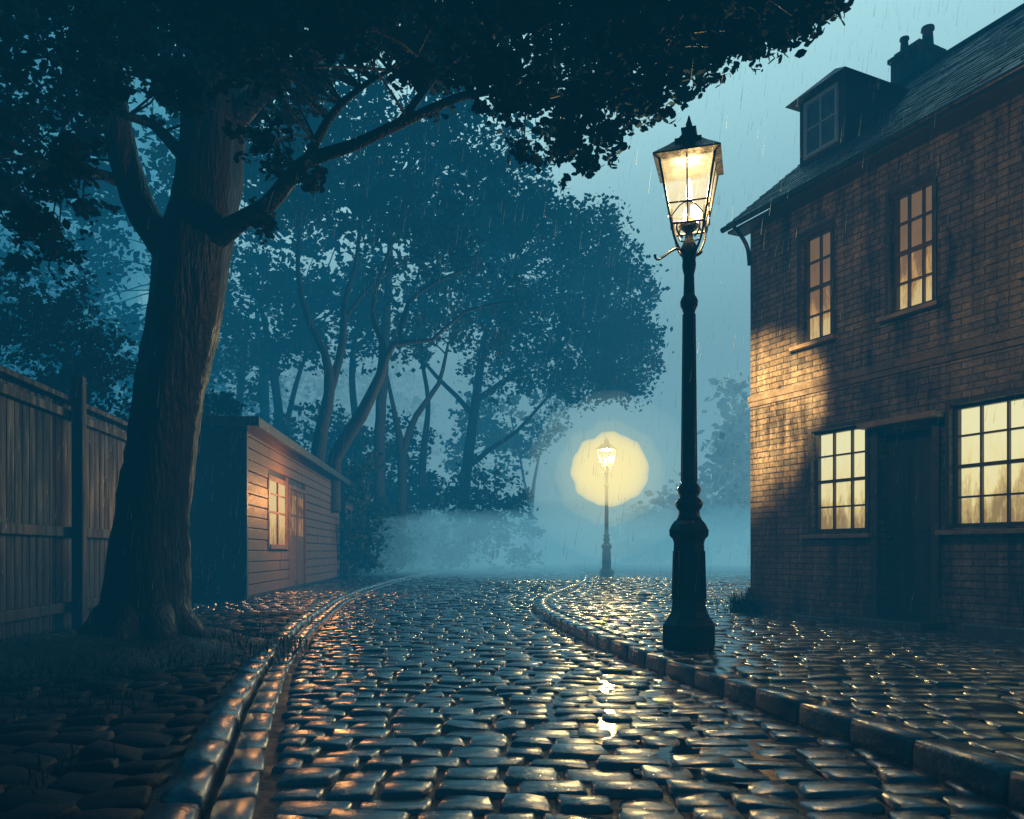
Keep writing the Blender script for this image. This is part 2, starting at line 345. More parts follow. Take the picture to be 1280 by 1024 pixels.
# ------------------------------------------------------------ street lamp
def make_lamp(name,loc,rz):
    e=empty(name,loc,rz); k=0.0061; z=lambda py:(810-py)*k
    base=[(810,33),(806,34),(782,33.5),(777,30),(771,26),(764,22.5),(755,21.5),(680,19.5),(675,21),(671,25),(664,25.5),(657,22),(652,18)]
    lathe('plinth',[(z(y),r*k) for y,r in base],8,M['iron'],e,False,math.pi/8)
    sh=[(652,16),(646,13.5),(640,12.5),(636,15.5),(631,17.5),(627,15.5),(623,11.5),(618,13),(613,15),(609,13),(605,9.8),(560,9.2),(480,8.4),(392,7.2),(388,8.5),(384,10.5),(378,11),(374,9.5),(370,7),(345,6.2),(338,8),(332,8.6),(327,8),(320,9),(312,10.5),(306,8),(300,5),(292,5),(288,9),(284,13)]
    lathe('shaft',[(z(y),r*k) for y,r in sh],16,M['iron'],e)
    tb=Tubes()
    for i in range(8):
        a=i*math.pi/4
        tb.add([(math.cos(a)*9.2*k,math.sin(a)*9.2*k,z(603)),(math.cos(a)*7.2*k,math.sin(a)*7.2*k,z(394))],[.007,.006],6,0.6)
    for i in range(8):
        a=i*math.pi/4
        for da in (-.25,.25):
            tb.add([(math.cos(a+da)*21*k*.99,math.sin(a+da)*21*k*.99,z(750)),(math.cos(a+da)*19.4*k*.99,math.sin(a+da)*19.4*k*.99,z(690))],[.006,.006],5,.5)
    tb.add([(0,0,z(316)),(-.13,0,z(316)),(-.22,0,z(326)),(-.29,0,z(334)),(-.32,0,z(333)),(-.325,0,z(329))],[.012,.011,.01,.008,.008,.012],8,.04)
    tb.add([(0,0,z(316)),(.08,0,z(318)),(.12,0,z(312))],[.012,.01,.014],8,.04)
    for i in range(4):
        a=i*math.pi/2; c,s=math.cos(a),math.sin(a)
        R=lambda r:(c*r*k,s*r*k)
        tb.add([(*R(7),z(322)),(*R(16),z(314)),(*R(24),z(300)),(*R(27),z(285)),(*R(27),z(268))],[.010,.010,.009,.009,.008],6,.03)
        tb.add([(*R(10),z(300)),(*R(17),z(296)),(*R(20),z(287)),(*R(15),z(281)),(*R(11),z(286))],[.007]*5,6,.02)
    tb.build('scrollwork',M['iron'],e)
    rt=47*k; rb=28*k; zt=z(208); zb=z(286)
    def cor(i,zz):
        f=(zz-zb)/(zt-zb); r=rb+(rt-rb)*f; a=i*math.pi/2; return Vector((math.cos(a)*r,math.sin(a)*r,zz))
    fb=Tubes()
    for i in range(4):
        fb.add([cor(i,zb),cor(i,zt)],[.009,.011],6,.5)
        for zz,r in((zb,.010),(zt,.013),(z(262),.007)): fb.add([cor(i,zz),cor(i+1,zz)],[r,r],6,.5)
        fb.add([(cor(i,zb)+cor(i+1,zb))/2,(cor(i,zt)+cor(i+1,zt))/2],[.006,.006],6,.5)
        m0=cor(i,z(262)); m1=cor(i+1,z(262))
        fb.add([m0.lerp(m1,.1)+Vector((0,0,-.10)),m0.lerp(m1,.3)+Vector((0,0,-.03)),m0.lerp(m1,.5)+Vector((0,0,-.005)),m0.lerp(m1,.7)+Vector((0,0,-.03)),m0.lerp(m1,.9)+Vector((0,0,-.10))],[.005]*5,5,.04)
    fb.build('lantern_frame',M['iron'],e)
    V=[]
    for i in range(4):
        V+=[cor(i,zb)*1,cor(i+1,zb),cor(i+1,zt),cor(i,zt)]
    V=[Vector((v.x*.97,v.y*.97,v.z)) for v in V]
    mesh_obj('panes',V,[(4*i,4*i+1,4*i+2,4*i+3) for i in range(4)],M['pane'],e)
    roof=[(212,42),(207,57),(205,57),(200,49),(190,33),(183,23),(180,23),(178,17),(170,10),(167,13),(164,13),(162,7),(160,4),(158,5.5),(155,4),(146,1)]
    lathe('lantern_roof',[(z(y),r*k) for y,r in roof],4,M['iron'],e,False)
    lathe('burner',[(z(290),.03),(z(280),.03),(z(272),.012),(z(258),.012),(z(256),.03),(z(250),.02)],10,M['iron'],e)
    lathe('gas_mantle',[(z(256),.008),(z(252),.022),(z(240),.026),(z(228),.018),(z(224),.004)],12,M['bulb'],e)
    return e
LAMP=(1.35,6.1,0.125); FARL=(2.73,23.1,0.125)
make_lamp('street_lamp',LAMP,math.radians(28)); make_lamp('street_lamp',FARL,math.radians(10))
def point(name,loc,power,col,r=.05,typ='POINT'):
    l=bpy.data.lights.new(name,typ); l.energy=power; l.color=col; l.shadow_soft_size=r
    o=bpy.data.objects.new(name,l); o.location=loc; return link(o)
WARM=(1.0,0.60,0.22)
point('lantern_light',(LAMP[0],LAMP[1],.125+(810-240)*.0061),260,WARM,.08)
point('lantern_light',(FARL[0],FARL[1],.125+(810-240)*.0061),12000,(1,.68,.24),.15)
sp=point('corner_fill_spot',(LAMP[0],LAMP[1],.125+(810-246)*.0061),26000,(1.0,.68,.28),.05,'SPOT')  # added spot, aimed from the lantern to brighten the wall corner
sp.data.spot_size=math.radians(33); sp.data.spot_blend=1.0
tgt=Vector((2.90,9.73,2.42)); sp.rotation_euler=(tgt-sp.location).to_track_quat('-Z','Y').to_euler()

# ------------------------------------------------------------ house
house=empty('brick_house',(C0[0],C0[1],0),math.atan2(T[1],T[0]))
HL=9.0; HD=5.4; ZE=4.82; Z0=0.10
ops=[(.82,1.25,3.18,4.38,'up',2,4),(1.99,2.46,3.20,4.38,'up',3,4),(.98,1.70,1.06,2.17,'lo',3,4),(2.64,3.62,1.07,2.19,'lo',4,4),(1.86,2.46,Z0,2.02,'door',0,0),(3.4,3.9,3.2,4.38,'up',3,4),(4.6,5.4,1.07,2.19,'lo',3,4),(5.0,5.5,3.2,4.38,'up',3,4)]
def wall(name,L0,L1,z0,z1,ops,mat,parent,rev=0.13):
    xs=sorted(set([L0,L1]+[o[0] for o in ops]+[o[1] for o in ops])); zs=sorted(set([z0,z1]+[o[2] for o in ops]+[o[3] for o in ops]))
    V=[];Fc=[]
    def quad(a,b,c,d):
        n=len(V); V.extend([a,b,c,d]); Fc.append((n,n+1,n+2,n+3))
    for i in range(len(xs)-1):
        for j in range(len(zs)-1):
            cx=(xs[i]+xs[i+1])/2; cz=(zs[j]+zs[j+1])/2
            if any(o[0]<cx<o[1] and o[2]<cz<o[3] for o in ops): continue
            quad((xs[i],0,zs[j]),(xs[i+1],0,zs[j]),(xs[i+1],0,zs[j+1]),(xs[i],0,zs[j+1]))
    for o in ops:
        a,b,c,d=o[:4]
        quad((a,0,c),(a,rev,c),(a,rev,d),(a,0,d)); quad((b,rev,c),(b,0,c),(b,0,d),(b,rev,d))
        quad((a,0,c),(b,0,c),(b,rev,c),(a,rev,c)); quad((a,rev,d),(b,rev,d),(b,0,d),(a,0,d))
    return mesh_obj(name,V,Fc,mat,parent)
wall('front_wall',0,HL,Z0,ZE+.05,ops,M['brick'],house)
RS=.83; RD=2.56
zr=ZE+RS*(RD+.25)
mesh_obj('gable_wall',[(0,0,Z0),(0,HD,Z0),(0,HD,ZE),(0,RD,zr-.12),(0,0,ZE)],[(0,1,2,3,4)],M['brick'],house)
mesh_obj('rear_walls',[(HL,0,Z0),(HL,HD,Z0),(HL,HD,ZE),(HL,RD,zr-.12),(HL,0,ZE),(0,HD,Z0),(0,HD,ZE)],[(0,1,2,3,4),(5,6,2,1)],M['brick'],house)
def slab(name,pts,th,mat,parent):
    n=len(pts); V=list(pts)+[(p[0],p[1],p[2]-th) for p in pts]
    Fc=[tuple(range(n)),tuple(range(2*n-1,n-1,-1))]+[(i,n+i,n+(i+1)%n,(i+1)%n) for i in range(n)]
    return mesh_obj(name,V,Fc,mat,parent)
ov=.25; vg=-.15
slab('roof_front',[(vg,-ov,ZE),(HL+.15,-ov,ZE),(HL+.15,RD,zr),(vg,RD,zr)],.06,M['slate'],house)
slab('roof_back',[(vg,RD,zr),(HL+.15,RD,zr),(HL+.15,2*RD+ov+.2,ZE-.1),(vg,2*RD+ov+.2,ZE-.1)],.06,M['slate'],house)
yy=-ov
V=[];Fc=[]
while yy<RD-.05:
    x=vg
    while x<5.5:
        w=.2*(1+random.uniform(-.1,.1)); zz=ZE+RS*(yy+ov)+.004; lift=random.uniform(.008,.02); b=len(V)
        y2=yy+.125
        V+=[(x+.004,yy,zz+lift),(x+w-.004,yy,zz+lift+random.uniform(-.003,.003)),(x+w-.004,y2,zz+RS*.125+.002),(x+.004,y2,zz+RS*.125+.002),(x+.004,yy,zz-.01),(x+w-.004,yy,zz-.01)]
        Fc+=[(b,b+1,b+2,b+3),(b+4,b+5,b+1,b)]
        x+=w
    yy+=.105
mesh_obj('slates',V,Fc,M['slate'],house)
tb=Tubes(); tb.add([(vg-.02,-ov-.04,ZE-.05),(HL,-ov-.04,ZE-.05)],[.035,.035],8,2)
tb.add([(.02,-ov-.02,ZE-.08),(.02,-.16,ZE-.16),(.02,-.06,ZE-.30),(.04,-.05,ZE-.5)],[.026]*4,8,.05)
tb.build('gutter',M['iron'],house)
boxes('soffit',[(vg+.02,HL,-ov+.01,-.003,ZE-.10,ZE-.07)],M['trim'],house)
tb=Tubes(); tb.add([(vg-.01,RD,zr+.02),(HL,RD,zr+.02)],[.045,.045],8,2); tb.build('ridge_tiles',M['slate'],house)
boxes('string_course',[(-.012,HL,-.035,-.002,2.66,2.735),(-.01,HL,-.02,-.001,2.60,2.66)],M['band'],house,.006)
boxes('plinth_course',[(-.012,1.78,-.03,-.002,Z0,.42),(2.54,HL,-.03,-.002,Z0,.42)],M['brick'],house)
pb=[]
def blocked(x,z):
    return any(o[0]-.08<x<o[1]+.08 and o[2]-.1<z<o[3]+.2 for o in ops) or 2.52<z<2.78 or z<.46
used=set()
for _ in range(650):
    i=random.randint(0,19); j=random.randint(7,70)
    if (i,j) in used: continue
    used.add((i,j)); zz=j*.066+.003; xx=(i+(0.5 if j%2 else 0))*.22
    if xx+.21>4.4 or blocked(xx,zz) or blocked(xx+.21,zz+.06): continue
    pb.append((xx+.006,xx+.21,-random.uniform(.003,.008),-.0005,zz,zz+.056))
boxes('proud_bricks',pb,M['brick'],house)
fr=[];bars=[];sills=[];lint=[]
for (a,b,c,d,kind,nc,nr) in ops:
    if kind=='door': continue
    y0=.05
    fr+=[(a,a+.035,y0,y0+.06,c,d),(b-.035,b,y0,y0+.06,c,d),(a+.035,b-.035,y0,y0+.06,d-.035,d),(a+.035,b-.035,y0,y0+.06,c,c+.04)]
    s=.045
    fr+=[(a-s,a-.001,-.022,.05,c-.02,d+s),(b+.001,b+s,-.022,.05,c-.02,d+s),(a,b,-.02,.05,d+.001,d+s)]
    for i in range(1,nc):
        x=a+(b-a)*i/nc; bars.append((x-.009,x+.009,y0+.012,y0+.045,c+.04,d-.035))
    for j in range(1,nr):
        zz=c+(d-c)*j/nr; t=.017 if j==nr//2 else .009
        bars.append((a+.035,b-.035,y0+.01-(.012 if j==nr//2 else 0),y0+.047,zz-t,zz+t))
    sills.append((a-.10,b+.10,-.09,.05,c-.065,c-.022))
    lint.append((a-.08,b+.08,-.012,-.001,d+s+.002,d+s+.12))
    me=bpy.data.meshes.new('pane'); me.from_pydata([(a,y0+.05,c),(b,y0+.05,c),(b,y0+.05,d),(a,y0+.05,d)],[],[(0,1,2,3)])
    uv=me.uv_layers.new(name='UVMap')
    for i,co in enumerate([(0,0),(1,0),(1,1),(0,1)]): uv.data[i].uv=co
    me.materials.append(M['win_up'] if kind=='up' else M['win_lo']); link(bpy.data.objects.new('lit_pane',me),house)
boxes('window_frames',fr,M['trim'],house,.004); boxes('glazing_bars',bars,M['bar'],house)
boxes('window_sills',sills,M['sill'],house,.006); boxes('lintels',lint,M['brick'],house)
boxes('front_door',[(1.86,2.46,.10,.14,Z0,2.02)]+[(x,x+.2,.09,.099,z0,z1) for x in (1.93,2.2) for z0,z1 in((.35,.9),(1.05,1.85))],M['door'],house,.006)
boxes('door_surround',[(1.78,1.858,-.03,.06,Z0,2.08),(2.462,2.54,-.03,.06,Z0,2.08)],M['trim'],house,.006)
boxes('door_hood',[(1.72,2.60,-.16,-.001,2.09,2.15)],M['sill'],house,.008)
boxes('door_step',[(1.7,2.62,-.38,-.035,.10,.21)],M['kerb'],house,.015)
boxes('cellar_kerb',[(.9,1.5,-.22,-.04,.1,.17),(2.95,3.6,-.3,-.04,.1,.24)],M['kerb'],house,.02)
lathe('door_knob',[(0,0.02),(.02,.022),(.04,.004)],10,M['iron'],house).matrix_local=Matrix.Translation((1.92,.095,1.0))@Matrix.Rotation(math.pi/2,4,'X')
d0=.70; ta,tb_=.10,.80; zb=ZE+RS*(d0+ov)-.02; zt=6.42; yb=(zt-ZE)/RS-ov
V=[(ta,d0,zb),(tb_,d0,zb),(tb_,d0,zt),(ta,d0,zt),(tb_,yb,zt),(ta,yb,zt)]
mesh_obj('dormer_walls',V,[(0,1,2,3),(1,4,2),(0,3,5)],M['trim'],house)
V=[(ta-.12,d0-.13,zt-.02),(tb_+.12,d0-.13,zt-.02),(tb_+.12,yb+.12,zt-.02),(ta-.12,yb+.12,zt-.02),((ta+tb_)/2,d0+.22,zt+.30),((ta+tb_)/2,yb+.35,zt+.30)]
mesh_obj('dormer_roof',V,[(0,1,4),(1,2,5,4),(3,0,4,5),(2,3,5),(3,2,1,0)],M['slate'],house)
a,b,c,d=ta+.13,tb_-.13,zb+.12,zt-.1
boxes('dormer_frame',[(a-.04,a,d0-.03,d0-.002,c-.04,d+.04),(b,b+.04,d0-.03,d0-.002,c-.04,d+.04),(a,b,d0-.03,d0-.002,d,d+.04),(a,b,d0-.04,d0-.002,c-.04,c),((a+b)/2-.012,(a+b)/2+.012,d0-.025,d0-.008,c,d),(a,(a+b)/2-.012,d0-.022,d0-.008,(c+d)/2-.01,(c+d)/2+.01),((a+b)/2+.012,b,d0-.022,d0-.008,(c+d)/2-.01,(c+d)/2+.01)],M['blue'],house)
mesh_obj('dormer_glass',[(a,d0-.006,c),(b,d0-.006,c),(b,d0-.006,d),(a,d0-.006,d)],[(0,1,2,3)],M['dorm_glass'],house)
cx,cy=.1,2.75
boxes('chimney_stack',[(cx-.2,cx+.25,cy-.2,cy+.25,6.6,7.5),(cx-.23,cx+.28,cy-.23,cy+.28,7.5,7.56),(cx-.17,cx+.22,cy-.17,cy+.22,7.56,7.62)],M['brick'],house)
for i,(ox,oy,h,r) in enumerate([(.12,.12,.28,.075),(-.08,-.08,.2,.055)]):
    lathe('chimney_pot',[(7.62,r*1.15),(7.66,r),(7.62+h*.8,r*.85),(7.62+h*.85,r*1.15),(7.62+h,r*1.1),(7.62+h,r*.6)],12,M['sill'],house,True,0,(cx+ox,cy+oy))

# ------------------------------------------------------------ fence
fa=math.atan2(10.0-3.0,-4.72+3.88); fence=empty('wooden_fence',(-3.88,3.0,0),fa)
pl=[];x=0;L=8.6
while x<L:
    w=.135*(1+random.uniform(-.06,.06)); top=2.33+random.uniform(-.015,.01)
    pl.append((x,x+w-.012,0.0,.022+random.uniform(0,.006),.04,top)); x+=w
boxes('boards',pl,M['fence'],fence,.003)
boxes('rails',[(0,L,-.06,-.001,2.18,2.27),(0,L,-.06,-.001,1.0,1.1),(0,L,-.06,-.001,.25,.35),(0,L,-.085,.05,2.345,2.40)],M['fence'],fence,.006)
boxes('posts',[(p-.055,p+.055,-.17,-.062,0,2.62) for p in (.3,2.7,5.1,7.5)],M['fence'],fence,.01)

# ------------------------------------------------------------ sheds
def make_shed(name,x0,y0,x1,y1,H,dep,win=True):
    ang=math.atan2(y1-y0,x1-x0); Lg=math.hypot(x1-x0,y1-y0)
    s=empty(name,(x0,y0,0),ang)
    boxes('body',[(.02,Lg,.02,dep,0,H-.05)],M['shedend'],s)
    pls=[];zz=.12
    op=[(1.55,3.25,.90,2.28),(3.45,5.3,.12,2.25)] if win else []
    while zz<H-.12:
        z2=zz+.19; segs=[(0,Lg)]
        for (a,b,c,d) in op:
            if z2>c and zz<d:
                ns=[]
                for (u,v) in segs:
                    if a>u: ns.append((u,min(v,a)))
                    if b<v: ns.append((max(u,b),v))
                segs=[q for q in ns if q[1]-q[0]>.05]
        for (u,v) in segs:
            cur=u
            while cur<v-.01:
                nx=min(v,cur+random.uniform(1.6,3.2)); pls.append((cur+.003,nx-.003,-.022-random.uniform(0,.016),.018,zz,z2-.018)); cur=nx
        zz=z2
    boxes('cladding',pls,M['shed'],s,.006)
    eb=[];y=.0
    while y<dep: eb.append((-.015-random.uniform(0,.01),.018,y,y+.17,0.05,H-.1)); y+=.182
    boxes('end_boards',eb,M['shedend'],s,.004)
    boxes('corner_post',[(-.05,.05,-.06,.0,0,H-.08)],M['shedend'],s,.005)
    slab('roof',[(-.35,-.30,H),(Lg+.2,-.30,H),(Lg+.2,dep+.2,H+.12),(-.35,dep+.2,H+.12)],.05,M['felt'],s)
    boxes('fascia',[(-.35,Lg+.2,-.33,-.302,H-.13,H+.02),(-.38,-.352,-.33,dep+.2,H-.12,H+.03)],M['felt'],s)
    if win:
        a,b,c,d=op[0]
        boxes('window_frame',[(a,a+.1,-.05,.01,c,d),(b-.1,b,-.05,.01,c,d),(a+.1,b-.1,-.05,.01,d-.09,d),(a+.1,b-.1,-.07,.01,c,c+.09),
            ((a+b)/2-.03,(a+b)/2+.03,-.045,.0,c+.09,d-.09),(a+.1,(a+b)/2-.03,-.04,.0,1.58,1.62),((a+b)/2+.03,b-.1,-.04,.0,1.58,1.62),(a+.1,(a+b)/2-.03,-.04,.0,1.93,1.96),((a+b)/2+.03,b-.1,-.04,.0,1.93,1.96)],M['shed'],s,.006)
        me=bpy.data.meshes.new('lit_pane'); me.from_pydata([(a,-.012,c),(b,-.012,c),(b,-.012,d),(a,-.012,d)],[],[(0,1,2,3)])
        uv=me.uv_layers.new(name='UVMap')
        for i,co in enumerate([(0,0),(1,0),(1,1),(0,1)]): uv.data[i].uv=co
        me.materials.append(M['win_shed']); link(bpy.data.objects.new('lit_pane',me),s)
        a,b,c,d=op[1]
        boxes('door',[(a+.06,b-.06,-.005,.015,c,d)]+[(a+.12+i*.27,a+.34+i*.27,-.02,-.006,c+.1,1.1) for i in range(6)],M['shed'],s,.004)
        boxes('door_frame',[(a,a+.06,-.05,.01,c,d),(b-.06,b,-.05,.01,c,d),(a+.06,b-.06,-.05,.01,d-.08,d)]+[((a+b)/2-.03,(a+b)/2+.03,-.04,-.006,c,d-.08)],M['shed'],s,.004)
        V=[];Fc=[]
        for i in range(6):
            u=a+.14+i*.27
            for (z0,z1) in((1.2,1.6),(1.65,2.05)):
                n=len(V); V+=[(u,-.012,z0),(u+.2,-.012,z0),(u+.2,-.012,z1),(u,-.012,z1)]; Fc.append((n,n+1,n+2,n+3))
        mesh_obj('door_glass',V,Fc,M['dglow'],s)
    return s
shed=make_shed('timber_shed',-4.39,13.1,-5.2,24.0,2.98,1.15)
make_shed('low_shed',-5.3,25.2,-5.9,36,2.6,1.5,False)
point('shed_fill_light',(-3.9,15.6,1.9),130,(1,.42,.12),.25)  # added fill lamp outside the shed, standing in for window spill on the planks

# ------------------------------------------------------------ near tree
tree=empty('leafy_tree')
tt=Tubes(); Y0=6.5
base=P(180,818,Y0); base.z=0.0
trunk_pts=[base,P(180,790,Y0),P(183,740,Y0),P(190,650,Y0),P(203,560,Y0),P(215,480,Y0),P(232,400,Y0),P(240,330,Y0),P(256,250,Y0),P(264,180,Y0),P(268,100,Y0),P(272,0,Y0),P(268,-150,Y0),P(255,-330,Y0+.2)]
tt.add(trunk_pts,[.46,.37,.32,.28,.265,.265,.28,.29,.26,.245,.24,.23,.19,.08],30,.08,0,.08)
B=[]
def limb(pts,rad,seg=12,step=.12,ridge=.06,tree=tt,store=B):
    q=tree.add(pts,rad,seg,step,.04,ridge); store.extend(q[len(q)//5:]); return q
limb([P(225,335,Y0),P(195,295,Y0-.05),P(168,245,Y0-.1),P(150,180,Y0-.2),P(138,110,Y0-.3),P(122,0,Y0-.4),P(90,-160,Y0-.5)],[.14,.125,.12,.11,.10,.09,.04])
limb([P(262,300,Y0-.1),P(300,277,Y0-.2),P(335,255,Y0-.3),P(360,225,Y0-.4),P(385,200,Y0-.5),P(440,182,Y0-.7),P(510,150,Y0-.8),P(580,120,Y0-.9),P(660,110,Y0-1),P(740,100,Y0-1.1),P(830,60,Y0-1.2)],[.11,.075,.065,.06,.052,.042,.034,.028,.022,.017,.01])
limb([P(290,150,Y0),P(325,118,Y0-.1),P(370,85,Y0-.2),P(430,45,Y0-.3),P(500,0,Y0-.5),P(600,-60,Y0-.8),P(760,-90,Y0-1.0),P(900,-60,Y0-1.2)],[.11,.08,.07,.06,.05,.04,.03,.018])
limb([P(245,210,Y0),P(215,180,Y0-.1),P(190,155,Y0-.2),P(160,145,Y0-.3),P(120,110,Y0-.5),P(60,70,Y0-.7),P(0,30,Y0-.9)],[.075,.05,.04,.03,.025,.018,.01])
limb([P(145,225,Y0-.1),P(110,212,Y0-.4),P(60,205,Y0-.7),P(10,195,Y0-.9),P(-60,200,Y0-1.1)],[.05,.03,.024,.018,.01],8)
limb([P(385,200,Y0-.5),P(410,150,Y0-.7),P(450,110,Y0-.9),P(520,70,Y0-1.2)],[.04,.03,.022,.01],8)
limb([P(500,153,Y0-.8),P(560,80,Y0-1),P(640,40,Y0-1.2),P(720,10,Y0-1.4)],[.03,.024,.018,.01],8)
limb([P(660,110,Y0-1),P(700,60,Y0-.9),P(800,20,Y0-.8),P(900,10,Y0-.8),P(980,10,Y0-.9)],[.022,.02,.016,.012,.007],8)
limb([P(270,60,Y0),P(220,20,Y0+.3),P(150,-60,Y0+.6),P(40,-140,Y0+1)],[.12,.09,.06,.02],8)
limb([P(270,20,Y0),P(330,-60,Y0+.5),P(420,-160,Y0+1),P(560,-260,Y0+1.4)],[.12,.09,.06,.02],8)
for a in np.linspace(0,2*math.pi,9)[:-1]:
    a+=random.uniform(-.2,.2); r=random.uniform(.65,1.05); c,s=math.cos(a),math.sin(a)
    tt.add([(base.x+c*.18,base.y+s*.18,.42),(base.x+c*.38,base.y+s*.38,.16),(base.x+c*.6*r,base.y+s*.6*r,.08),(base.x+c*.95*r,base.y+s*.95*r,-.02)],[.15,.12,.08,.03],10,.08,.05,.08)
ex=[0,40,80,110,150,200,260,320,380,430,480,540,600,640,690,740,790,840,890,930,980,1035]
ey=[305,300,250,205,125,140,150,195,150,100,85,110,125,180,185,200,150,135,120,50,60,8]
CC=[];CR=[]
while len(CC)<560:
    px=random.uniform(-60,1040); lim=np.interp(px,ex,ey); py=random.uniform(-220,lim-10)
    if py<-30 and random.random()<.6: continue
    if px<230 and 30<py<lim and random.random()<.45: continue
    if 230<px<620 and py>60 and random.random()<.45: continue
    Y=random.uniform(4.6,7.9) if px<700 else random.uniform(4.8,6.6)
    r=random.uniform(.09,.23)
    if lim-py<60: r=random.uniform(.05,.11)
    CC.append(P(px,py,Y)); CR.append(r)
for (x,y,Y) in [(390,228,6),(350,205,5.9),(700,190,5.6),(735,205,5.5),(655,190,5.7),(330,280,6),(8,230,6.0),(30,260,6.),(20,330,6.2),(60,300,6.1),(70,320,6.2),(105,260,6.),(1000,5,5.6),(1015,2,5.5),(985,40,5.6),(955,35,5.5),(970,20,5.5),(940,60,5.4),(1030,8,5.6)]:
    CC.append(P(x,y,Y)); CR.append(.08)
BA=np.array([tuple(b) for b in B])
for c,r in zip(CC,CR):
    d=np.linalg.norm(BA-np.array(c),axis=1)+rng.random(len(BA))*.5; q=Vector(BA[int(d.argmin())])
    mid=(q+c)/2+Vector((random.gauss(0,.06),random.gauss(0,.06),random.uniform(.0,.12)))
    tt.add([q,mid,c],[.012,.008,.003],5,.3)
tt.build('trunk_and_limbs',M['bark'],tree)
leaves('crown',CC,CR,95,.056,M['leaf'],tree,.8,True)
SC=[];
for c,r in zip(CC,CR):
    for _ in range(6):
        d=Vector((random.gauss(0,1),random.gauss(0,1),random.gauss(0,.7))).normalized(); SC.append(c+d*r*random.uniform(1.2,2.6))
leaves('sprigs',SC,.055,9,.056,M['leaf'],tree,.8,True)

n=40;V=[];Fc=[]
for i in range(n+1):
    for j in range(n+1):
        u=-1+2*i/n; v=-1+2*j/n; r=math.hypot(u,v)
        z=.17*max(0,1-r*r)**1.3+.025*math.sin(9*u+3*v)*math.cos(8*v-2*u)*(1 if r<.9 else 0)+random.gauss(0,.008)-(.03 if r>.97 else -.05)
        V.append((base.x-.15+u*1.35,base.y-.1+v*1.5,z))
for i in range(n):
    for j in range(n): a=i*(n+1)+j; Fc.append((a,a+n+1,a+n+2,a+1))
mesh_obj('earth_mound',V,Fc,M['soil'],None,True)
def grass(name,pts,h,mat,lean=.5,w=.012):
    V=[];Fc=[]
    for p in pts:
        a=random.uniform(0,6.28); l=random.uniform(.2,1)*lean; hh=h*random.uniform(.5,1.2); c,s=math.cos(a),math.sin(a); b=len(V)
        for t,ww in((0,1),(.5,.8),(1,.1)):
            o=l*t*t*hh
            V+=[(p[0]+c*o-s*w*ww/2,p[1]+s*o+c*w*ww/2,p[2]+hh*t*(1-.3*l*t)),(p[0]+c*o+s*w*ww/2,p[1]+s*o-c*w*ww/2,p[2]+hh*t*(1-.3*l*t))]
        Fc+=[(b,b+1,b+3,b+2),(b+2,b+3,b+5,b+4)]
    return mesh_obj(name,V,Fc,mat)
gp=[]
for _ in range(3200):
    a=random.uniform(0,6.28); r=random.uniform(.45,1.45); gp.append((base.x-.1+math.cos(a)*r,base.y-.1+math.sin(a)*r*1.05,.04+.1*max(0,1-(r/1.35)**2)))
for _ in range(1200): gp.append((random.uniform(-4.5,-3.9),random.uniform(3,9.5),.05))
for _ in range(170):
    cx0,cy0=random.uniform(-3.8,-1.5),random.uniform(2.6,6.5)
    if cx0>float(xL(cy0))-.5: continue
    for _ in range(14): gp.append((cx0+random.gauss(0,.08),cy0+random.gauss(0,.08),.05))
grass('grass',gp,.09,M['leaf'],.8,.009)
grass('grass_tuft',[(2.75+random.gauss(0,.09),9.55+random.gauss(0,.09),.11) for _ in range(150)],.36,M['leaf2'],1.2,.014)

# ------------------------------------------------------------ shrubs
def bush(name,blobs,per,size,mat,n=26,leafr=.3):
    e=empty(name); C=[];R=[]
    for (x,y,z,rx,ry,rz) in blobs:
        for _ in range(n):
            d=rng.normal(size=3); d/=np.linalg.norm(d); f=random.uniform(.5,1)
            p=(x+d[0]*rx*f,y+d[1]*ry*f,z+d[2]*rz*f)
            if p[2]>.02: C.append(p); R.append(leafr*random.uniform(.6,1.2))
    leaves('foliage',C,np.array(R),per,size,mat,e,.8); return e,C
p=P(70,430,10.5)
e,_=bush('garden_shrub',[(p.x,10.5,p.z,.8,.9,.9),(p.x+.5,11,p.z-.8,.7,.9,1.1),(p.x-.7,10.4,p.z-.6,.9,.9,1.3),(p.x-1.4,10,p.z+.5,.8,.8,.8)],60,.09,M['leaf'],40,.25)
t=Tubes(); t.add([(p.x,10.6,0),(p.x,10.6,1.8),(p.x+.1,10.6,p.z)],[.09,.07,.03],8); t.build('stem',M['bark'],e)
p=P(268,505,15.5)
e,_=bush('garden_shrub',[(p.x,15.5,p.z,.45,.5,.25)],40,.10,M['leaf'],18,.16)
t=Tubes(); t.add([(p.x-.2,15.5,0),(p.x,15.5,p.z)],[.05,.02],6); t.build('stem',M['bark'],e)
bush('low_bush',[(-5.0,12.3,.3,.45,.4,.45),(-5.4,12.1,.35,.4,.4,.45)],50,.09,M['leaf2'],26,.16)

